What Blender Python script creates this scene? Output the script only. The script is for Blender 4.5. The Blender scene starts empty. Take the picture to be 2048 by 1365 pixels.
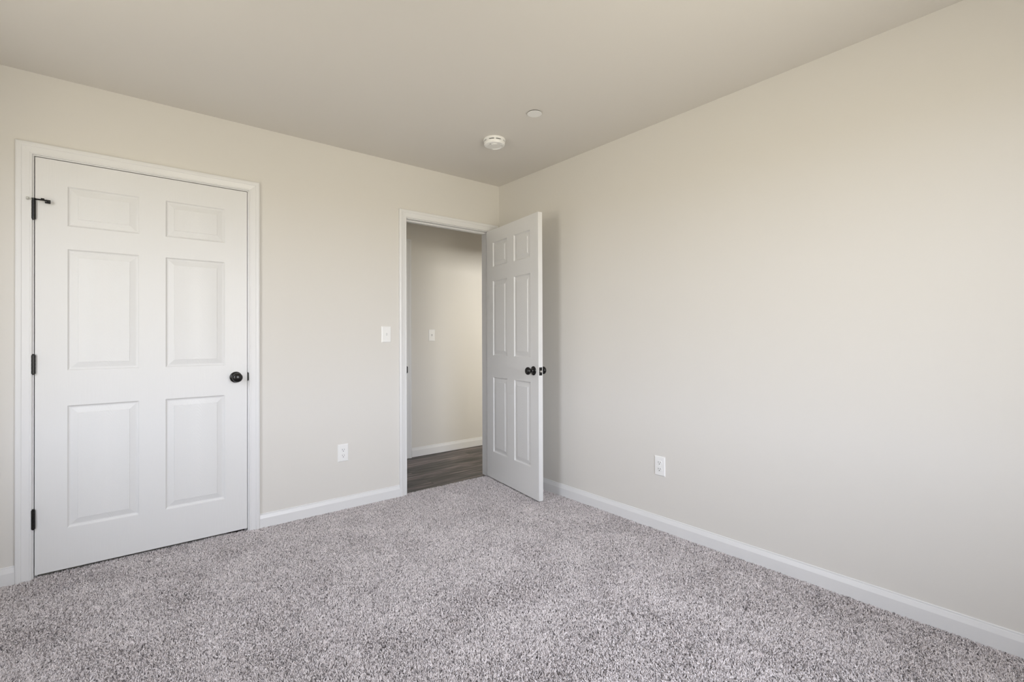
import bpy, bmesh, math, random
from mathutils import Matrix, Vector

random.seed(7)
S = bpy.context.scene
COL = S.collection

# ------------------------------------------------------------------ camera
PX = 967.69                      # focal length in pixels of a 2048 x 1365 frame
yaw, pitch, roll = math.radians(39.1114), math.radians(0.3049), math.radians(-0.2091)
fwd0 = Vector((math.sin(yaw), math.cos(yaw), 0)); right0 = Vector((math.cos(yaw), -math.sin(yaw), 0)); up0 = Vector((0, 0, 1))
fwd = fwd0 * math.cos(pitch) + up0 * math.sin(pitch)
up1 = up0 * math.cos(pitch) - fwd0 * math.sin(pitch)
rgt = right0 * math.cos(roll) + up1 * math.sin(roll)
upv = up1 * math.cos(roll) - right0 * math.sin(roll)
cam_d = bpy.data.cameras.new('camera')
cam_d.sensor_fit = 'HORIZONTAL'; cam_d.sensor_width = 36.0
cam_d.lens = 36.0 * PX / 2048.0
cam_d.shift_y = -10.71 / 2048.0
cam_d.clip_start = 0.05; cam_d.clip_end = 100
cam = bpy.data.objects.new('camera', cam_d); COL.objects.link(cam)
m3 = Matrix((rgt, upv, -fwd)).transposed()
cam.matrix_world = Matrix.Translation((-2.51586, -3.26345, 1.14796)) @ m3.to_4x4()
S.camera = cam

# ------------------------------------------------------------------ exposure
S.view_settings.view_transform = 'Standard'
S.view_settings.look = 'None'
S.view_settings.exposure = 0.09
S.view_settings.gamma = 1.0
S.view_settings.use_curve_mapping = False
S.cycles.max_bounces = 12
S.cycles.diffuse_bounces = 8
S.cycles.use_denoising = True

# ------------------------------------------------------------------ room numbers (metres; room corner in view = origin)
H = 2.44
XL, YF = -3.35, -3.70            # left wall, front (window) wall
WT = 0.115                       # wall thickness
HALL_Y = 1.02                    # far wall of the hallway
WX0, WX1, WZ0, WZ1 = -2.02, -0.76, 0.65, 2.12   # window in the front wall
LY0, LY1 = -1.75, -0.95                          # window in the left wall

# ------------------------------------------------------------------ daylight
world = bpy.data.worlds.new('daylight'); S.world = world; world.use_nodes = True
nt = world.node_tree; nt.nodes.clear()
o_ = nt.nodes.new('ShaderNodeOutputWorld'); bg = nt.nodes.new('ShaderNodeBackground')
tc = nt.nodes.new('ShaderNodeTexCoord'); sp = nt.nodes.new('ShaderNodeSeparateXYZ')
rmp = nt.nodes.new('ShaderNodeValToRGB'); mr = nt.nodes.new('ShaderNodeMapRange')
mr.inputs['From Min'].default_value = -1; mr.inputs['From Max'].default_value = 1
nt.links.new(tc.outputs['Generated'], sp.inputs[0]); nt.links.new(sp.outputs['Z'], mr.inputs['Value'])
nt.links.new(mr.outputs[0], rmp.inputs[0]); nt.links.new(rmp.outputs[0], bg.inputs['Color']); nt.links.new(bg.outputs[0], o_.inputs[0])
els = rmp.color_ramp.elements
els[0].position = 0.0; els[0].color = (0.62, 0.58, 0.48, 1)
els[1].position = 1.0; els[1].color = (0.78, 0.86, 1.03, 1)
e = els.new(0.485); e.color = (0.62, 0.58, 0.48, 1)
e = els.new(0.515); e.color = (0.93, 0.96, 1.03, 1)
# added glow outside both windows, shaped to light the back wall and open door
def wmath(op, a, b):
    n = nt.nodes.new('ShaderNodeMath'); n.operation = op
    for i, v in enumerate((a, b)):
        if isinstance(v, (int, float)): n.inputs[i].default_value = v
        else: nt.links.new(v, n.inputs[i])
    return n.outputs[0]
hlen = wmath('MAXIMUM', wmath('POWER', wmath('ADD', wmath('MULTIPLY', sp.outputs['X'], sp.outputs['X']), wmath('MULTIPLY', sp.outputs['Y'], sp.outputs['Y'])), 0.5), 0.001)
az_x, az_y = wmath('DIVIDE', sp.outputs['X'], hlen), wmath('DIVIDE', sp.outputs['Y'], hlen)
fall = wmath('POWER', hlen, 1.5)
lobe_y = wmath('MULTIPLY', wmath('POWER', wmath('MAXIMUM', wmath('ADD', wmath('MULTIPLY', az_x, -0.20), wmath('MULTIPLY', az_y, -0.980)), 0.0), 5.0), fall)
lobe_x = wmath('MULTIPLY', wmath('POWER', wmath('MAXIMUM', wmath('MULTIPLY', az_x, -1.0), 0.0), 5.0), fall)
glow = wmath('ADD', wmath('ADD', wmath('MULTIPLY', lobe_y, 11.5), wmath('MULTIPLY', lobe_x, 6.5)), 4.2)
nt.links.new(glow, bg.inputs['Strength'])

def area(name, loc, rot, sx, sy, is_portal, energy=0.0, color=(1, 1, 1)):
    d = bpy.data.lights.new(name, 'AREA'); d.shape = 'RECTANGLE'; d.size = sx; d.size_y = sy
    d.energy = energy; d.color = color; d.cycles.is_portal = is_portal
    o = bpy.data.objects.new(name, d); COL.objects.link(o); o.location = loc; o.rotation_euler = rot
    return o
area('window_portal', ((WX0 + WX1) / 2, YF - WT, (WZ0 + WZ1) / 2), (math.radians(90), 0, 0), WX1 - WX0, WZ1 - WZ0, True)
area('window_portal', (XL - WT, (LY0 + LY1) / 2, (WZ0 + WZ1) / 2), (math.radians(90), 0, math.radians(-90)), LY1 - LY0, WZ1 - WZ0, True)
# added fill lamp that brightens the hallway through an assumed doorway next door
NX0, NX1 = 0.30, 1.06
area('hall_fill_light', (0.85, -1.45, 2.12), (math.radians(82), 0, 0), 1.3, 0.4, False, 42.0, (1.0, 0.97, 0.90))


# ------------------------------------------------------------------ materials
def srgb(r, g, b):
    f = lambda c: (c / 255 / 12.92) if c / 255 <= 0.04045 else ((c / 255 + 0.055) / 1.055) ** 2.4
    return (f(r), f(g), f(b), 1)

def mat(name, col, rough=0.5, spec=0.5, metal=0.0):
    m = bpy.data.materials.new(name); m.use_nodes = True
    b = m.node_tree.nodes['Principled BSDF']
    b.inputs['Base Color'].default_value = col if len(col) == 4 else (*col, 1)
    b.inputs['Roughness'].default_value = rough
    b.inputs['Specular IOR Level'].default_value = spec
    b.inputs['Metallic'].default_value = metal
    return m

def N(m, kind, **kw):
    n = m.node_tree.nodes.new(kind)
    for k, v in kw.items(): setattr(n, k, v)
    return n

def L(m, a, b): m.node_tree.links.new(a, b)

def bump(m, height, strength, dist):
    b = m.node_tree.nodes['Principled BSDF']
    n = N(m, 'ShaderNodeBump'); n.inputs['Strength'].default_value = strength; n.inputs['Distance'].default_value = dist
    L(m, height, n.inputs['Height']); L(m, n.outputs[0], b.inputs['Normal'])

def paint(name, col, rough, strength=0.06):
    m = mat(name, col, rough, 0.35)
    t = N(m, 'ShaderNodeTexCoord'); n = N(m, 'ShaderNodeTexNoise')
    n.inputs['Scale'].default_value = 260; n.inputs['Detail'].default_value = 2
    L(m, t.outputs['Object'], n.inputs['Vector']); bump(m, n.outputs[0], strength, 0.0006)
    return m

def math_node(m, op, a, b=None):
    n = N(m, 'ShaderNodeMath', operation=op)
    for i, v in enumerate((a, b)):
        if v is None: continue
        if isinstance(v, (int, float)): n.inputs[i].default_value = v
        else: L(m, v, n.inputs[i])
    return n.outputs[0]

M_WALL = paint('greige_wall_paint', (0.71, 0.69, 0.652), 0.6)
M_CEIL = paint('flat_ceiling_paint', (0.72, 0.695, 0.655), 0.8, 0.08)
M_TRIM = mat('white_semigloss_trim', (0.77, 0.77, 0.77), 0.35, 0.45)
M_PLASTIC = mat('white_plastic', (0.86, 0.86, 0.85), 0.3, 0.5)
M_BLACK = mat('matte_black_metal', (0.007, 0.0065, 0.0065), 0.24, 0.45, 0.0)
M_DARK = mat('dark_recess', (0.02, 0.02, 0.02), 0.8, 0.1)
M_STEEL = mat('brushed_steel', (0.6, 0.58, 0.55), 0.3, 0.5, 1.0)
M_RUBBER = mat('grey_rubber', (0.55, 0.55, 0.52), 0.7, 0.2)

def grain_material(name, arches):
    m = mat(name, (0.755, 0.755, 0.75), 0.38, 0.45)
    t = N(m, 'ShaderNodeTexCoord'); s = N(m, 'ShaderNodeSeparateXYZ'); L(m, t.outputs['Object'], s.inputs[0])
    # fine long fibres
    mp = N(m, 'ShaderNodeMapping'); mp.inputs['Scale'].default_value = (420, 1, 9)
    L(m, t.outputs['Object'], mp.inputs[0])
    fib = N(m, 'ShaderNodeTexNoise'); fib.inputs['Scale'].default_value = 1.0; fib.inputs['Detail'].default_value = 3
    L(m, mp.outputs[0], fib.inputs['Vector'])
    h = fib.outputs[0]
    if arches:
        nz = N(m, 'ShaderNodeTexNoise'); nz.inputs['Scale'].default_value = 9; nz.inputs['Detail'].default_value = 2
        L(m, t.outputs['Object'], nz.inputs['Vector'])
        x2 = math_node(m, 'MULTIPLY', s.outputs['X'], s.outputs['X'])
        f = math_node(m, 'ADD', s.outputs['Z'], math_node(m, 'MULTIPLY', x2, 42.0))
        f = math_node(m, 'ADD', f, math_node(m, 'MULTIPLY', nz.outputs[0], 0.06))
        w = math_node(m, 'SINE', math_node(m, 'MULTIPLY', f, 2 * math.pi / 0.02))
        w = math_node(m, 'MULTIPLY', math_node(m, 'ADD', w, 1.0), 0.5)
        h = math_node(m, 'ADD', math_node(m, 'MULTIPLY', w, 0.8), math_node(m, 'MULTIPLY', fib.outputs[0], 0.7))
    bump(m, h, 0.45, 0.0007)
    return m

M_STILE = grain_material('white_door_paint_straight_grain', False)
M_PANEL = grain_material('white_door_paint_arched_grain', True)

# carpet yarn: every tuft takes its own grey
def yarn(name):
    m = mat(name, (0.4, 0.4, 0.4), 0.9, 0.1)
    b = m.node_tree.nodes['Principled BSDF']
    oi = N(m, 'ShaderNodeObjectInfo'); r = N(m, 'ShaderNodeValToRGB')
    e = r.color_ramp.elements
    e[0].position = 0.0; e[0].color = (0.20, 0.183, 0.183, 1)
    e[1].position = 1.0; e[1].color = (0.93, 0.88, 0.88, 1)
    k = e.new(0.22); k.color = (0.545, 0.505, 0.50, 1)
    k = e.new(0.6); k.color = (0.76, 0.71, 0.705, 1)
    L(m, oi.outputs['Random'], r.inputs[0]); L(m, r.outputs[0], b.inputs['Base Color'])
    return m
M_YARN = yarn('grey_carpet_yarn')
M_BACKING = mat('carpet_backing', (0.16, 0.15, 0.15), 0.95, 0.05)  # kept dark to put shade into the gaps between tufts

def planks():
    m = mat('dark_vinyl_plank', (0.1, 0.09, 0.08), 0.42, 0.4)
    b = m.node_tree.nodes['Principled BSDF']
    t = N(m, 'ShaderNodeTexCoord')
    br = N(m, 'ShaderNodeTexBrick'); br.offset = 0.37; br.inputs['Scale'].default_value = 1.0
    br.inputs['Brick Width'].default_value = 1.22; br.inputs['Row Height'].default_value = 0.18
    br.inputs['Mortar Size'].default_value = 0.0012; br.inputs['Mortar Smooth'].default_value = 0.2
    br.inputs['Color1'].default_value = (0, 0, 0, 1); br.inputs['Color2'].default_value = (1, 1, 1, 1); br.inputs['Mortar'].default_value = (0.5, 0.5, 0.5, 1)
    mv = N(m, 'ShaderNodeMapping'); mv.inputs['Location'].default_value = (0.56, 0.045, 0)
    L(m, t.outputs['Object'], mv.inputs[0]); L(m, mv.outputs[0], br.inputs['Vector'])
    # streaks along the plank, shifted per plank
    mp = N(m, 'ShaderNodeMapping'); mp.inputs['Scale'].default_value = (2.2, 27, 1)
    ad = N(m, 'ShaderNodeVectorMath', operation='ADD')
    sc = N(m, 'ShaderNodeVectorMath', operation='SCALE'); sc.inputs['Scale'].default_value = 7.0
    L(m, br.outputs['Color'], sc.inputs[0]); L(m, t.outputs['Object'], ad.inputs[0]); L(m, sc.outputs[0], ad.inputs[1])
    L(m, ad.outputs[0], mp.inputs[0])
    nz = N(m, 'ShaderNodeTexNoise'); nz.inputs['Scale'].default_value = 1.0; nz.inputs['Detail'].default_value = 7; nz.inputs['Roughness'].default_value = 0.62; nz.inputs['Distortion'].default_value = 0.35
    L(m, mp.outputs[0], nz.inputs['Vector'])
    r = N(m, 'ShaderNodeValToRGB'); e = r.color_ramp.elements
    e[0].position = 0.36; e[0].color = (0.040, 0.033, 0.030, 1)
    e[1].position = 0.67; e[1].color = (0.33, 0.26, 0.245, 1)
    k = e.new(0.5); k.color = (0.115, 0.098, 0.092, 1)
    tone = math_node(m, 'MULTIPLY', math_node(m, 'SUBTRACT', br.outputs['Color'], 0.5), 0.10)
    L(m, math_node(m, 'ADD', nz.outputs[0], tone), r.inputs[0])
    mx = N(m, 'ShaderNodeMix', data_type='RGBA'); mx.inputs[7].default_value = (0.02, 0.017, 0.015, 1)
    L(m, br.outputs['Fac'], mx.inputs[0]); L(m, r.outputs[0], mx.inputs[6])
    L(m, mx.outputs[2], b.inputs['Base Color'])
    return m
M_PLANK = planks()

# ------------------------------------------------------------------ helpers
def box(bm, x0, x1, y0, y1, z0, z1):
    v = [bm.verts.new(p) for p in ((x0, y0, z0), (x1, y0, z0), (x1, y1, z0), (x0, y1, z0), (x0, y0, z1), (x1, y0, z1), (x1, y1, z1), (x0, y1, z1))]
    for f in ((0, 3, 2, 1), (4, 5, 6, 7), (0, 1, 5, 4), (1, 2, 6, 5), (2, 3, 7, 6), (3, 0, 4, 7)):
        bm.faces.new([v[i] for i in f])

def obj(name, bm, material, parent=None, smooth=None, bevel=0.0, loc=None):
    bmesh.ops.recalc_face_normals(bm, faces=bm.faces[:])
    me = bpy.data.meshes.new(name); bm.to_mesh(me); bm.free()
    me.materials.append(material)
    o = bpy.data.objects.new(name, me); COL.objects.link(o)
    if parent: o.parent = parent
    if loc: o.location = loc
    if bevel:
        b = o.modifiers.new('bevel', 'BEVEL'); b.width = bevel; b.segments = 2; b.limit_method = 'ANGLE'
    if smooth is not None:
        me.shade_smooth() if hasattr(me, 'shade_smooth') else [setattr(p, 'use_smooth', True) for p in me.polygons]
        me.set_sharp_from_angle(angle=math.radians(smooth))
    return o

def bx(name, dims, material, parent=None, bevel=0.0, loc=None):
    bm = bmesh.new(); box(bm, *dims); return obj(name, bm, material, parent, bevel=bevel, loc=loc)

def empty(name, loc=(0, 0, 0), rotz=0.0, parent=None):
    o = bpy.data.objects.new(name, None); COL.objects.link(o); o.empty_display_size = 0.05
    o.location = loc; o.rotation_euler = (0, 0, rotz)
    if parent: o.parent = parent
    return o

def tag(o, label=None, cat=None, group=None, kind=None):
    if label: o['label'] = label
    if cat: o['category'] = cat
    if group: o['group'] = group
    if kind: o['kind'] = kind
    return o

def lathe(bm, prof, axis='z', seg=32, origin=(0, 0, 0)):
    """prof: (radius, height) pairs, spun round the axis."""
    rings = []
    ox, oy, oz = origin
    for r, h in prof:
        ring = []
        for i in range(seg if r > 1e-6 else 1):
            a = 2 * math.pi * i / seg; c, s = r * math.cos(a), r * math.sin(a)
            p = {'z': (c, s, h), 'y': (c, h, s), 'x': (h, c, s)}[axis]
            ring.append(bm.verts.new((p[0] + ox, p[1] + oy, p[2] + oz)))
        rings.append(ring)
    for a, b in zip(rings, rings[1:]):
        n = max(len(a), len(b))
        if len(a) == 1 and len(b) == 1: continue
        for i in range(n):
            j = (i + 1) % n
            vs = []
            for v in (a[i % len(a)], a[j % len(a)], b[j % len(b)], b[i % len(b)]):
                if v not in vs: vs.append(v)
            if len(vs) > 2: bm.faces.new(vs)
    for ring in (rings[0], rings[-1]):
        if len(ring) > 2: bm.faces.new(ring)

def extrude_profile(name, prof, path, material, parent=None, smooth=None):
    """prof: closed list of 2-D points; path(u, d) -> list of 3-D points for that profile point."""
    bm = bmesh.new()
    rows = [[bm.verts.new(p) for p in path(u, d)] for u, d in prof]
    n = len(rows)
    for i in range(n):
        a, b = rows[i], rows[(i + 1) % n]
        for k in range(len(a) - 1): bm.faces.new((a[k], a[k + 1], b[k + 1], b[k]))
    bm.faces.new([r[0] for r in rows]); bm.faces.new([r[-1] for r in rows])
    return obj(name, bm, material, parent, smooth=smooth)

# ------------------------------------------------------------------ floor, ceiling, walls
D1L, D1R, D2L, D2R = -2.8330, -1.9130, -0.8650, -0.1000     # inner faces of the door jambs
JT, JH = 0.018, 2.0385                                       # jamb thickness, head jamb underside
FZ = -0.0075                                                 # carpet backing; pile tops reach 0
HZ = -0.012                                                  # hallway plank surface

def wall(name, boxes, m=M_WALL):
    bm = bmesh.new()
    for b in boxes: box(bm, *b)
    return tag(obj(name, bm, m), kind='structure')

wall('wall_back', [(XL - WT, D1L - JT, 0, WT, -0.05, H), (D1R + JT, D2L - JT, 0, WT, -0.05, H), (D2R + JT, 0, 0, WT, -0.05, H),
                   (D1L - JT, D1R + JT, 0, WT, JH + JT, H), (D2L - JT, D2R + JT, 0, WT, JH + JT, H)])
wall('wall_right', [(0, WT, YF - WT, WT, -0.05, H)])
wall('wall_left', [(XL - WT, XL, YF - WT, LY0, -0.05, H), (XL - WT, XL, LY1, 0, -0.05, H), (XL - WT, XL, LY0, LY1, -0.05, WZ0), (XL - WT, XL, LY0, LY1, WZ1, H)])
wall('wall_front', [(XL, WX0, YF - WT, YF, -0.05, H), (WX1, 0, YF - WT, YF, -0.05, H), (WX0, WX1, YF - WT, YF, -0.05, WZ0), (WX0, WX1, YF - WT, YF, WZ1, H)])
c = wall('ceiling', [(XL - WT, WT, YF - WT, WT, H, H + 0.1)], M_CEIL)
# hallway shell
HX0, HX1 = -1.9, 2.3
D3L, D3R, D3H = -1.114, -0.367, 2.0545           # closed door in the far wall of the hallway
wall('wall_hall', [(HX0, D3L, HALL_Y, HALL_Y + WT, -0.05, H), (D3R, HX1, HALL_Y, HALL_Y + WT, -0.05, H), (D3L, D3R, HALL_Y, HALL_Y + WT, D3H, H), (D3L, D3R, HALL_Y + 0.06, HALL_Y + WT, -0.05, D3H)])
wall('wall_hall_left', [(HX0 - WT, HX0, WT, HALL_Y + WT, -0.05, H)])
wall('wall_hall_right', [(HX1, HX1 + WT, WT, HALL_Y + WT, -0.05, H)])
wall('wall_hall_near', [(WT, NX0, 0, WT, -0.05, H), (NX1, HX1 + WT, 0, WT, -0.05, H), (NX0, NX1, 0, WT, 2.04, H)])
wall('wall_next_room', [(WT, HX1 + WT, -1.7, -1.6, -0.05, H), (HX1, HX1 + WT, -1.6, 0, -0.05, H), (WT, HX1 + WT, -1.7, 0, H, H + 0.1), (WT, HX1 + WT, -1.6, 0.022, -0.06, HZ)])
wall('ceiling_hall', [(HX0 - WT, HX1 + WT, WT, HALL_Y + WT, H, H + 0.1)], M_CEIL)
bm = bmesh.new(); box(bm, HX0 - WT, HX1 + WT, 0.022, HALL_Y + WT, HZ - 0.05, HZ)
hf = obj('floor_hall', bm, M_PLANK); tag(hf, 'dark grey-brown wood plank floor of the hallway', 'floor', kind='structure')
# closet behind the closed door
wall('wall_closet', [(-3.1, HX0 - WT, 0.8, 0.85, -0.05, H), (-3.15, -3.1, WT, 0.85, -0.05, H), (-3.15, HX0 - WT, WT, 0.85, 2.3, 2.35), (-3.15, HX0 - WT, 0.03, 0.85, -0.05, -0.011)])

# carpeted floor: slab plus pile
bm = bmesh.new(); box(bm, XL, 0, YF, 0.022, -0.05, FZ)
fl = obj('floor', bm, M_BACKING); fl.data.materials.append(M_YARN)
tag(fl, 'grey speckled wall-to-wall carpet on the bedroom floor', 'carpet', kind='structure')

def carpet_pile(o, density, seed):
    g = bpy.data.node_groups.new('carpet_pile', 'GeometryNodeTree')
    g.interface.new_socket('Geometry', in_out='INPUT', socket_type='NodeSocketGeometry')
    g.interface.new_socket('Geometry', in_out='OUTPUT', socket_type='NodeSocketGeometry')
    n = lambda k, **kw: (lambda x: ([setattr(x, a, b) for a, b in kw.items()], x)[1])(g.nodes.new(k))
    l = g.links.new
    gi, go = n('NodeGroupInput'), n('NodeGroupOutput')
    nrm = n('GeometryNodeInputNormal'); sx = n('ShaderNodeSeparateXYZ'); cmp = n('FunctionNodeCompare', data_type='FLOAT', operation='GREATER_THAN')
    cmp.inputs[1].default_value = 0.9
    l(nrm.outputs[0], sx.inputs[0]); l(sx.outputs[2], cmp.inputs[0])
    ds = n('GeometryNodeDistributePointsOnFaces', distribute_method='RANDOM')
    ds.inputs['Density'].default_value = density; ds.inputs['Seed'].default_value = seed
    l(gi.outputs[0], ds.inputs['Mesh']); l(cmp.outputs[0], ds.inputs['Selection'])
    cone = n('GeometryNodeMeshCone', fill_type='NONE')
    cone.inputs['Vertices'].default_value = 5; cone.inputs['Side Segments'].default_value = 3
    cone.inputs['Radius Top'].default_value = 0.0012; cone.inputs['Radius Bottom'].default_value = 0.0022; cone.inputs['Depth'].default_value = 0.0080
    # bend the tuft over: x += k z^2
    pos = n('GeometryNodeInputPosition'); ps = n('ShaderNodeSeparateXYZ'); l(pos.outputs[0], ps.inputs[0])
    sq = n('ShaderNodeMath', operation='MULTIPLY'); l(ps.outputs[2], sq.inputs[0]); l(ps.outputs[2], sq.inputs[1])
    kk = n('ShaderNodeMath', operation='MULTIPLY'); kk.inputs[1].default_value = 45.0; l(sq.outputs[0], kk.inputs[0])
    cb = n('ShaderNodeCombineXYZ'); l(kk.outputs[0], cb.inputs[0])
    st = n('GeometryNodeSetPosition'); l(cone.outputs[0], st.inputs[0]); l(cb.outputs[0], st.inputs['Offset'])
    sm = n('GeometryNodeSetMaterial'); sm.inputs['Material'].default_value = M_YARN; l(st.outputs[0], sm.inputs[0])
    ss = n('GeometryNodeSetShadeSmooth'); l(sm.outputs[0], ss.inputs[0])
    # lean of the pile: brushed patches plus scatter
    p2 = n('GeometryNodeInputPosition')
    nz = n('ShaderNodeTexNoise'); nz.inputs['Scale'].default_value = 4.2; nz.inputs['Detail'].default_value = 3.0
    l(p2.outputs[0], nz.inputs['Vector'])
    sb = n('ShaderNodeVectorMath', operation='SUBTRACT'); sb.inputs[1].default_value = (0.5, 0.5, 0.5); l(nz.outputs['Color'], sb.inputs[0])
    scl = n('ShaderNodeVectorMath', operation='MULTIPLY'); scl.inputs[1].default_value = (3.0, 3.0, 0.0); l(sb.outputs[0], scl.inputs[0])
    rv = n('FunctionNodeRandomValue', data_type='FLOAT_VECTOR'); rv.inputs[0].default_value = (-0.65, -0.65, 0); rv.inputs[1].default_value = (0.65, 0.65, 0)
    ad = n('ShaderNodeVectorMath', operation='ADD'); l(scl.outputs[0], ad.inputs[0]); l(rv.outputs[0], ad.inputs[1])
    sv = n('FunctionNodeRandomValue', data_type='FLOAT_VECTOR'); sv.inputs[0].default_value = (0, 0, 0); sv.inputs[1].default_value = (0, 0, 6.283); sv.inputs['Seed'].default_value = 9
    e1 = n('FunctionNodeEulerToRotation'); l(sv.outputs[0], e1.inputs[0])
    e2 = n('FunctionNodeEulerToRotation'); l(ad.outputs[0], e2.inputs[0])
    rr = n('FunctionNodeRotateRotation', rotation_space='GLOBAL'); l(e1.outputs[0], rr.inputs[0]); l(e2.outputs[0], rr.inputs[1])
    rs = n('FunctionNodeRandomValue', data_type='FLOAT'); rs.inputs[2].default_value = 0.75; rs.inputs[3].default_value = 1.15; rs.inputs['Seed'].default_value = 3
    # pile is clipped short where it meets a wall edge
    ip = n('GeometryNodeInstanceOnPoints'); l(ds.outputs['Points'], ip.inputs['Points']); l(ss.outputs[0], ip.inputs['Instance'])
    l(rr.outputs[0], ip.inputs['Rotation']); l(rs.outputs[1], ip.inputs['Scale'])
    jn = n('GeometryNodeJoinGeometry'); l(gi.outputs[0], jn.inputs[0]); l(ip.outputs[0], jn.inputs[0])
    l(jn.outputs[0], go.inputs[0])
    md = o.modifiers.new('pile', 'NODES'); md.node_group = g
carpet_pile(fl, 66000, 5)

# ------------------------------------------------------------------ baseboards
BB = 0.082
BP = [(0, FZ), (0.0125, FZ), (0.0125, 0.0535), (0.0118, 0.0560), (0.0068, 0.0730), (0.0052, 0.0740), (0.0050, 0.0765), (0.0052, 0.0795), (0.0035, BB), (0, BB)]

def baseboard(name, a, b, nrm, z=0.0):
    """from a to b along the wall foot; nrm points into the room."""
    def path(d, h): return [(a[0] + nrm[0] * d, a[1] + nrm[1] * d, h + z), (b[0] + nrm[0] * d, b[1] + nrm[1] * d, h + z)]
    return tag(extrude_profile(name, BP, path, M_TRIM), kind='structure')

CW = 0.057
baseboard('baseboard_back', (D1R + 0.006 + CW, 0), (D2L - 0.005 - CW, 0), (0, -1))
baseboard('baseboard_back_left', (XL, 0), (D1L - 0.006 - CW, 0), (0, -1))
baseboard('baseboard_right', (0, -0.02), (0, YF), (-1, 0))
baseboard('baseboard_left', (XL, 0), (XL, YF), (1, 0))
baseboard('baseboard_front', (XL, YF), (0, YF), (0, 1))
baseboard('baseboard_hall', (-0.302, HALL_Y), (HX1, HALL_Y), (0, -1), HZ + 0.011)
baseboard('baseboard_hall_left', (-1.18, HALL_Y), (HX0, HALL_Y), (0, -1), HZ + 0.011)

# ------------------------------------------------------------------ door casings and jambs
CP = [(0, 0), (0, 0.0085), (0.0025, 0.0105), (0.0065, 0.0105), (0.0085, 0.0088), (0.0110, 0.0095), (0.030, 0.0125), (0.0345, 0.0132),
      (0.0365, 0.0155), (0.041, 0.0170), (0.050, 0.0170), (0.0545, 0.0158), (0.057, 0.0130), (0.057, 0)]

def casing(name, xl, xr, zt, yw, z0, right_limit=None, facing=-1):
    def path(u, d):
        r = xr + u if right_limit is None else xr + u * right_limit
        return [(xl - u, yw + facing * d, z0), (xl - u, yw + facing * d, zt + u), (r, yw + facing * d, zt + u), (r, yw + facing * d, z0)]
    return tag(extrude_profile(name, CP, path, M_TRIM), kind='structure')

def jamb(parent, xl, xr, z0, stop_y0, stop_y1, y1=WT):
    bm = bmesh.new()
    box(bm, xl - JT, xl, 0, y1, z0, JH); box(bm, xr, xr + JT, 0, y1, z0, JH); box(bm, xl - JT, xr + JT, 0, y1, JH, JH + JT)
    obj('jamb', bm, M_TRIM, parent)
    bm = bmesh.new(); t = 0.011
    box(bm, xl, xl + t, stop_y0, stop_y1, z0, JH - t); box(bm, xr - t, xr, stop_y0, stop_y1, z0, JH - t); box(bm, xl, xr, stop_y0, stop_y1, JH - t, JH)
    obj('door_stop', bm, M_TRIM, parent, bevel=0.002)

t1 = casing('trim_1', D1L - 0.006, D1R + 0.006, JH + 0.005, 0, FZ)
tag(t1, 'white moulded casing around the closed closet door', 'door frame')
jamb(t1, D1L, D1R, FZ, 0.038, 0.072)
t2 = casing('trim_2', D2L - 0.005, D2R + 0.006, JH + 0.005, 0, FZ, right_limit=1.30)
tag(t2, 'white moulded casing around the open doorway to the hall', 'door frame')
jamb(t2, D2L, D2R, HZ, 0.038, 0.072)
t3 = casing('trim_3', -1.12, -0.361, JH + 0.022, HALL_Y, HZ)
tag(t3, 'white casing edge on the hallway wall, left of the switch', 'door frame')

# ------------------------------------------------------------------ doors
TH = 0.035
PROF = [(0.0, 0.0), (0.0020, 0.0004), (0.0045, 0.0042), (0.0085, 0.0080), (0.0125, 0.0088)]       # sticking, part of the leaf
PPROF = [(0.0127, 0.0088), (0.0150, 0.0088), (0.0385, 0.0036), (0.0405, 0.0034), (0.0415, 0.0012)]  # raised panel

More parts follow.
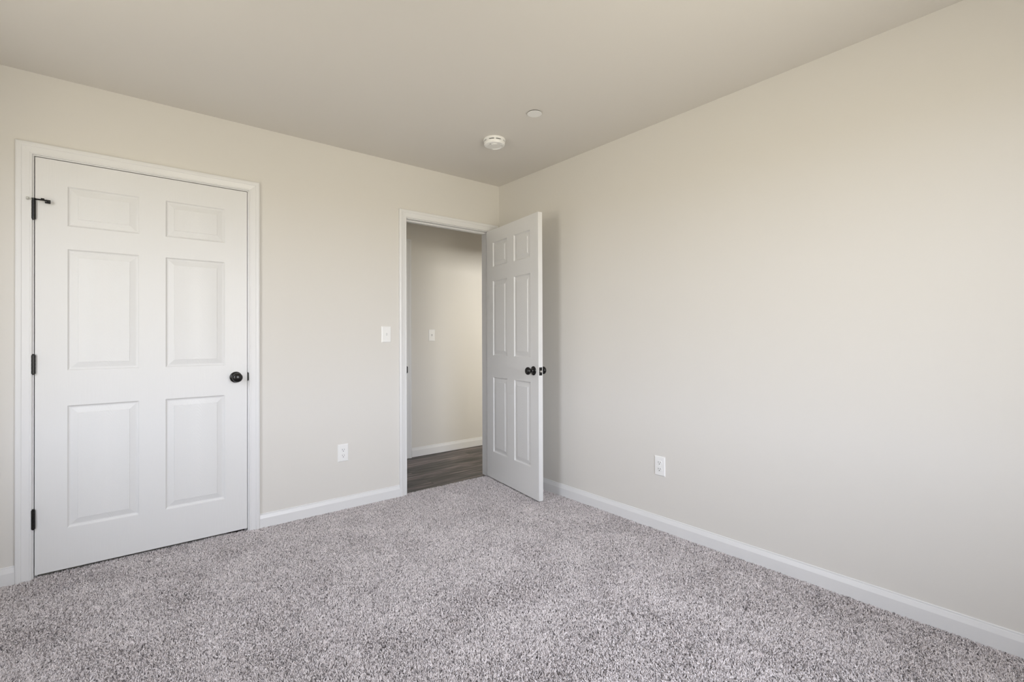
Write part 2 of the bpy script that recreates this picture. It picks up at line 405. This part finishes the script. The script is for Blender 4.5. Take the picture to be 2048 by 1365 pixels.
def make_leaf(parent, w, h, stile, mull=0.112, dz=0.0):
    """Leaf: x 0..w, y 0 (front) .. TH (back), z 0..h, six openings with their raised panels as children."""
    pw = (w - 2 * stile - mull) / 2
    xs = [0, stile, stile + pw, stile + pw + mull, stile + 2 * pw + mull, w]
    zs = [0] + [z + dz for z in (0.199, 0.809, 0.981, 1.589, 1.700, 1.902)] + [h]
    bm = bmesh.new(); cache = {}
    def V(x, y, z):
        k = (round(x, 6), round(y, 6), round(z, 6))
        if k not in cache: cache[k] = bm.verts.new((x, y, z))
        return cache[k]
    cells = [(i, j) for i in (1, 3) for j in (1, 3, 5)]
    for y in (0, TH):
        for i in range(5):
            for j in range(7):
                if (i, j) in cells: continue
                bm.faces.new((V(xs[i], y, zs[j]), V(xs[i + 1], y, zs[j]), V(xs[i + 1], y, zs[j + 1]), V(xs[i], y, zs[j + 1])))
    for i in range(5):
        for z in (0, h): bm.faces.new((V(xs[i], 0, z), V(xs[i + 1], 0, z), V(xs[i + 1], TH, z), V(xs[i], TH, z)))
    for j in range(7):
        for x in (0, w): bm.faces.new((V(x, 0, zs[j]), V(x, 0, zs[j + 1]), V(x, TH, zs[j + 1]), V(x, TH, zs[j])))
    def loop(fn, r, off, y): return [fn(r[0] + off, y, r[2] + off), fn(r[1] - off, y, r[2] + off), fn(r[1] - off, y, r[3] - off), fn(r[0] + off, y, r[3] - off)]
    rects = [(xs[i], xs[i + 1], zs[j], zs[j + 1]) for i, j in cells]
    for r in rects:
        rings = [loop(V, r, o, d) for o, d in PROF] + [loop(V, r, o, TH - d) for o, d in reversed(PROF)]
        for a, b in zip(rings, rings[1:]):
            for k in range(4): bm.faces.new((a[k], a[(k + 1) % 4], b[(k + 1) % 4], b[k]))
    leaf = obj('leaf', bm, M_STILE, parent)
    for r in rects:
        cx, cz = (r[0] + r[1]) / 2, (r[2] + r[3]) / 2
        b2 = bmesh.new(); q = (r[0] - cx, r[1] - cx, r[2] - cz, r[3] - cz)
        W = lambda x, y, z: b2.verts.new((x, y, z))
        rings = [loop(W, q, o, d) for o, d in reversed(PPROF)] + [loop(W, q, o, TH - d) for o, d in PPROF]
        for a, b in zip(rings, rings[1:]):
            for k in range(4): b2.faces.new((a[k], a[(k + 1) % 4], b[(k + 1) % 4], b[k]))
        b2.faces.new(rings[0]); b2.faces.new(rings[-1])
        obj('panel', b2, M_PANEL, leaf, loc=(cx, 0, cz))
    return leaf

def knob(parent, x, z, y, sgn):
    """round door knob on its rosette; sgn = -1 sticks out of the front, +1 out of the back."""
    bm = bmesh.new()
    lathe(bm, [(0.0, 0.022 * sgn), (0.012, 0.022 * sgn), (0.0125, 0.030 * sgn), (0.017, 0.034 * sgn), (0.0235, 0.0375 * sgn), (0.0272, 0.043 * sgn), (0.0278, 0.049 * sgn),
               (0.026, 0.055 * sgn), (0.021, 0.0605 * sgn), (0.013, 0.064 * sgn), (0.005, 0.0652 * sgn), (0, 0.0654 * sgn)], 'y', 40)
    k = obj('door_knob', bm, M_BLACK, parent, smooth=50, loc=(x, y, z))
    bm = bmesh.new()
    lathe(bm, [(0.0, 0.0), (0.0325, 0.0), (0.0325, 0.003 * sgn), (0.030, 0.006 * sgn), (0.024, 0.0085 * sgn), (0.016, 0.010 * sgn), (0.0135, 0.013 * sgn), (0.0118, 0.024 * sgn), (0, 0.024 * sgn)], 'y', 40)
    obj('rosette', bm, M_BLACK, k, smooth=40)
    return k

def hinge(parent, x, z, y, hgt=0.090):
    bm = bmesh.new(); r = 0.0080; n = 5; gap = 0.0008; s = hgt / n
    for i in range(n):
        a, b = -hgt / 2 + i * s + gap / 2, -hgt / 2 + (i + 1) * s - gap / 2
        lathe(bm, [(0, a), (r, a), (r, b), (0, b)], 'z', 20)
    lathe(bm, [(0, -hgt / 2 - 0.004), (0.005, -hgt / 2 - 0.004), (0.0058, -hgt / 2), (0.0058, hgt / 2), (0.0062, hgt / 2 + 0.002), (0.0045, hgt / 2 + 0.005), (0, hgt / 2 + 0.005)], 'z', 20)
    box(bm, -0.0012, 0.0012, 0, 0.034, -hgt / 2, hgt / 2)
    return obj('hinge', bm, M_BLACK, parent, smooth=40, loc=(x, y, z))

def latch_plate(parent, x, z):
    """plate let into the latch edge of the leaf with its steel bolt."""
    bm = bmesh.new(); box(bm, x - 0.0005, x + 0.0012, TH / 2 - 0.0125, TH / 2 + 0.0125, z - 0.0285, z + 0.0285)
    p = obj('latch_plate', bm, M_BLACK, parent, bevel=0.001)
    bm = bmesh.new(); lathe(bm, [(0, 0), (0.0075, 0), (0.0075, 0.0075), (0.006, 0.0095), (0, 0.0095)], 'x', 20, (x + 0.001, TH / 2, z))
    tag(obj('latch_bolt', bm, M_STEEL, p, smooth=40), 'steel latch bolt')

D1Z, D2Z = 0.013, 0.010
LEAF_H = 2.0215
d1 = empty('door_1', (D1L + 0.0034, 0.001, D1Z))
tag(d1, 'closed white six-panel closet door with black knob', 'door', kind='structure')
make_leaf(d1, D1R - D1L - 0.0064, LEAF_H, 0.1145)
w1 = D1R - D1L - 0.0064
knob(d1, -1.9760 - D1L - 0.003, 0.9226 - D1Z, 0.0, -1)
for zc in (1.776, 1.030, 0.285): h_ = hinge(d1, -0.0040, zc - D1Z, -0.0085); hinges_top = hinges_top if zc != 1.776 else h_
# hinge-pin door stop riding on the top hinge pin
bm = bmesh.new()
lathe(bm, [(0.0060, 0.0475), (0.0095, 0.0475), (0.0095, 0.0555), (0.0060, 0.0555)], 'z', 20)
box(bm, 0.006, 0.040, -0.0125, -0.0085, 0.0462, 0.0530)
box(bm, 0.026, 0.038, -0.0150, -0.0075, 0.0490, 0.0575)
st_ = obj('hinge_pin_stop', bm, M_BLACK, hinges_top, bevel=0.0006)
bm = bmesh.new(); lathe(bm, [(0, 0.0), (0.0080, 0.0), (0.0092, 0.003), (0.0092, 0.018), (0.0080, 0.020), (0, 0.020)], 'x', 20, (0.040, -0.0105, 0.0440))
tag(obj('bumper', bm, M_BLACK, hinges_top, smooth=40), 'black rubber bumper')
bm = bmesh.new(); lathe(bm, [(0, 0.0), (0.0060, 0.0), (0.0066, 0.004), (0.0066, 0.008), (0, 0.008)], 'x', 20, (-0.0245, -0.0105, 0.0500))
box(bm, -0.017, -0.006, -0.0125, -0.0085, 0.0475, 0.0525)
tag(obj('bumper_tip', bm, M_RUBBER, hinges_top, smooth=40), 'pale grey rubber tip')

# strike plates on the jambs
def strike_plate(parent, x, z, sgn, lip):
    bm = bmesh.new()
    box(bm, x - 0.0013, x + 0.0013, 0.002, 0.030, z - 0.0285, z + 0.0285)
    # lip that curls round the jamb edge
    y0 = -lip
    vs = [bm.verts.new(p) for p in ((x - 0.0013, 0.004, z - 0.028), (x + 0.0013, 0.004, z - 0.028), (x + 0.0013, 0.004, z + 0.028), (x - 0.0013, 0.004, z + 0.028),
                                    (x - 0.0013 + sgn * 0.004, y0, z - 0.021), (x + 0.0013 + sgn * 0.004, y0, z - 0.021), (x + 0.0013 + sgn * 0.004, y0, z + 0.021), (x - 0.0013 + sgn * 0.004, y0, z + 0.021))]
    for f in ((0, 3, 2, 1), (4, 5, 6, 7), (0, 1, 5, 4), (1, 2, 6, 5), (2, 3, 7, 6), (3, 0, 4, 7)): bm.faces.new([vs[i] for i in f])
    return tag(obj('strike_plate', bm, M_BLACK, parent), 'black metal strike plate')
strike_plate(t1, D1R - 0.0008, 0.9235, 1, 0.006)
strike_plate(t2, D2L + 0.0010, 0.918, 0.5, 0.008)

# open door to the hall: hinged on the right jamb, swung into the room
a_open = math.radians(82.0)
W2 = 0.758
d2 = empty('door_2', (-0.1400, -0.0120, D2Z))
# local +x runs from the hinge to the latch edge, local y=0 is the face seen from the room
d2.rotation_euler = (0, 0, math.pi + a_open)
tag(d2, 'white six-panel door standing open into the room', 'door', kind='structure')
make_leaf(d2, W2, LEAF_H, 0.102, 0.100, 0.017)
knob(d2, W2 - 0.062, 0.917 - D2Z, 0.0, -1)
knob(d2, W2 - 0.062, 0.917 - D2Z, TH, 1)
latch_plate(d2, W2, 0.915 - D2Z)
for zc in (1.776, 1.030, 0.285): hinge(d2, 0.0, zc - D2Z, TH + 0.006)

# closed door in the hallway wall, only its casing edge shows in the photograph
d3 = empty('door_3', (D3L + 0.003, HALL_Y + 0.02, HZ + 0.008))
tag(d3, 'closed white door in the hallway wall, left of the hallway switch', 'door', kind='structure')
make_leaf(d3, D3R - D3L - 0.006, D3H - HZ - 0.012, 0.104, 0.100)

# ------------------------------------------------------------------ window on the wall behind the camera
def window(name, loc, rotz, wid):
    wn = empty(name, loc, rotz); tag(wn, kind='structure')
    hw, wh = wid / 2, WZ1 - WZ0
    bm = bmesh.new(); f = 0.035
    for b in ((-hw, -hw + f, -0.09, -0.03, 0, wh), (hw - f, hw, -0.09, -0.03, 0, wh), (-hw + f, hw - f, -0.09, -0.03, 0, f), (-hw + f, hw - f, -0.09, -0.03, wh - f, wh), (-hw + f, hw - f, -0.085, -0.04, wh / 2 - 0.02, wh / 2 + 0.02)): box(bm, *b)
    obj('window_frame', bm, M_TRIM, wn)
    bx('window_sill', (-hw - 0.06, hw + 0.06, -0.02, 0.04, -0.022, 0), M_TRIM, wn, bevel=0.003)
window('window_1', ((WX0 + WX1) / 2, YF, WZ0), 0, WX1 - WX0)
window('window_2', (XL, (LY0 + LY1) / 2, WZ0), math.radians(-90), LY1 - LY0)

# ------------------------------------------------------------------ wall plates
def plate_mesh(name, w, h, d, parent):
    """bevelled cover plate, back on y=0, front at y=-d, centred."""
    bm = bmesh.new(); rings = []
    for ins, y in ((0, 0), (0, -d * 0.35), (0.0035, -d * 0.9), (0.0055, -d)):
        x, z = w / 2 - ins, h / 2 - ins
        rings.append([bm.verts.new(p) for p in ((-x, y, -z), (x, y, -z), (x, y, z), (-x, y, z))])
    for a, b in zip(rings, rings[1:]):
        for k in range(4): bm.faces.new((a[k], a[(k + 1) % 4], b[(k + 1) % 4], b[k]))
    bm.faces.new(rings[0]); bm.faces.new(rings[-1])
    return obj(name, bm, M_PLASTIC, parent)

def screw(parent, z, d):
    bm = bmesh.new(); lathe(bm, [(0, -d + 0.0005), (0.0028, -d + 0.0005), (0.0026, -d - 0.0006), (0, -d - 0.001)], 'y', 16)
    obj('screw', bm, M_PLASTIC, parent, loc=(0, 0, z))

def outlet(loc, rotz, label):
    o = empty('electrical_outlet', loc, rotz); tag(o, label, 'outlet', 'electrical outlets on the walls')
    d = 0.006
    plate_mesh('faceplate', 0.0715, 0.116, d, o)
    screw(o, 0, d)
    for zc in (0.0195, -0.0195):
        bm = bmesh.new(); pts = []
        for i in range(40):
            a = 2 * math.pi * i / 40; pts.append((0.0172 * math.cos(a), max(-0.0138, min(0.0138, 0.0172 * math.sin(a)))))
        r0 = [bm.verts.new((x, -d + 0.001, z)) for x, z in pts]; r1 = [bm.verts.new((x * .97, -d - 0.0022, z * .97)) for x, z in pts]
        for k in range(40): bm.faces.new((r0[k], r0[(k + 1) % 40], r1[(k + 1) % 40], r1[k]))
        bm.faces.new(r1); bm.faces.new(r0)
        rc = obj('receptacle', bm, M_PLASTIC, o, loc=(0, 0, zc))
        for x, w_, h_ in ((-0.0064, 0.0022, 0.0085), (0.0064, 0.0022, 0.0070)):
            bx('slot', (x - w_ / 2, x + w_ / 2, -d - 0.0026, -d - 0.0015, 0.0035 - h_ / 2, 0.0035 + h_ / 2), M_DARK, rc)
        bm = bmesh.new(); lathe(bm, [(0, -d - 0.0015), (0.0027, -d - 0.0015), (0.0027, -d - 0.0026), (0, -d - 0.0026)], 'y', 16, (0, 0, -0.0072))
        obj('ground_hole', bm, M_DARK, rc)
    return o

def switch(loc, rotz, label):
    o = empty('light_switch', loc, rotz); tag(o, label, 'light switch', 'toggle light switches')
    d = 0.006
    plate_mesh('faceplate', 0.0715, 0.116, d, o)
    screw(o, 0.030, d); screw(o, -0.030, d)
    bx('toggle_slot', (-0.0055, 0.0055, -d - 0.0004, -d + 0.001, -0.0125, 0.0125), M_PLASTIC, o)
    bm = bmesh.new()
    vs = [bm.verts.new(p) for p in ((-0.005, -d, -0.010), (0.005, -d, -0.010), (0.005, -d, 0.010), (-0.005, -d, 0.010),
                                    (-0.0038, -d - 0.0150, 0.0045), (0.0038, -d - 0.0150, 0.0045), (0.0038, -d - 0.0135, 0.0115), (-0.0038, -d - 0.0135, 0.0115))]
    for fc in ((0, 3, 2, 1), (4, 5, 6, 7), (0, 1, 5, 4), (1, 2, 6, 5), (2, 3, 7, 6), (3, 0, 4, 7)): bm.faces.new([vs[i] for i in fc])
    obj('toggle', bm, M_PLASTIC, o, bevel=0.0008)
    return o

switch((-1.0265, 0, 1.179), 0, 'white toggle light switch beside the open doorway, on the bedroom wall')
switch((-0.074, HALL_Y, 1.181), 0, 'white toggle light switch seen through the doorway on the hallway wall')
outlet((-1.339, 0, 0.378), 0, 'white duplex outlet low on the wall between the two doors')
outlet((0, -1.570, 0.380), math.radians(-90), 'white duplex outlet low on the long bare wall, right of the open door')

# ------------------------------------------------------------------ ceiling fixtures
sd = empty('smoke_detector', (-0.622, -0.760, H)); tag(sd, 'round white smoke detector on the ceiling near the doorway', 'smoke detector')
bm = bmesh.new(); lathe(bm, [(0, 0), (0.0700, 0), (0.0715, -0.003), (0.0715, -0.012), (0.0690, -0.0145), (0, -0.0145)], 'z', 56)
obj('mounting_base', bm, M_PLASTIC, sd, smooth=35)
bm = bmesh.new(); lathe(bm, [(0, -0.014), (0.0600, -0.014), (0.0600, -0.0205), (0, -0.0205)], 'z', 56)
obj('vent_gap', bm, M_DARK, sd, smooth=35)
for k in range(8):          # webs that break the dark vent gap into slots
    bm = bmesh.new()
    a = 2 * math.pi * k / 8 + 0.2; w_ = 0.09 if k % 2 else 0.16
    i0 = [bm.verts.new((r * math.cos(a + q), r * math.sin(a + q), z)) for z in (-0.0142, -0.0204) for r, q in ((0.0605, -w_), (0.0672, -w_), (0.0675, 0), (0.0672, w_), (0.0605, w_))]
    bm.faces.new(i0[:5]); bm.faces.new(i0[5:])
    for j in range(5): bm.faces.new((i0[j], i0[(j + 1) % 5], i0[5 + (j + 1) % 5], i0[5 + j]))
    obj('vent_web', bm, M_PLASTIC, sd)
bm = bmesh.new(); lathe(bm, [(0, -0.020), (0.0665, -0.020), (0.0682, -0.022), (0.0675, -0.034), (0.064, -0.0395), (0.056, -0.0415), (0.040, -0.0425), (0, -0.0435)], 'z', 56)
cov = obj('cover', bm, M_PLASTIC, sd, smooth=35)
bm = bmesh.new(); lathe(bm, [(0, -0.041), (0.0165, -0.041), (0.016, -0.0455), (0.013, -0.0465), (0, -0.0468)], 'z', 32, (-0.018, -0.022, 0))
obj('test_button', bm, M_PLASTIC, sd, smooth=35)
bm = bmesh.new()
for r in (0.048, 0.056):     # curved sounder ribs
    prev = None
    for i in range(15):
        a = math.radians(-70 + i * 10)
        ring = [bm.verts.new((rr * math.cos(a), rr * math.sin(a), z)) for rr, z in ((r - 0.0015, -0.0395), (r + 0.0015, -0.0390), (r + 0.001, -0.0437), (r - 0.001, -0.0440))]
        if prev:
            for k in range(4): bm.faces.new((prev[k], prev[(k + 1) % 4], ring[(k + 1) % 4], ring[k]))
        else: bm.faces.new(ring)
        prev = ring
    bm.faces.new(prev)
obj('sounder_grille', bm, M_PLASTIC, sd)
bm = bmesh.new(); lathe(bm, [(0, -0.041), (0.0025, -0.041), (0.0022, -0.0438), (0, -0.044)], 'z', 14, (-0.042, -0.012, 0))
obj('indicator_lamp', bm, M_DARK, sd)

sc_ = empty('sprinkler_cover', (-0.6665, -1.2010, H)); tag(sc_, 'flat white round sprinkler cover disc on the ceiling', 'sprinkler cover')
bm = bmesh.new(); lathe(bm, [(0, -0.0045), (0.0415, -0.0045), (0.0422, -0.0055), (0.0415, -0.0065), (0, -0.0068)], 'z', 48)
obj('cover_plate', bm, M_PLASTIC, sc_, smooth=35)
bm = bmesh.new(); lathe(bm, [(0, 0), (0.0385, 0), (0.0385, -0.0048), (0, -0.0048)], 'z', 48)
obj('recess_cup', bm, M_DARK, sc_, smooth=35)
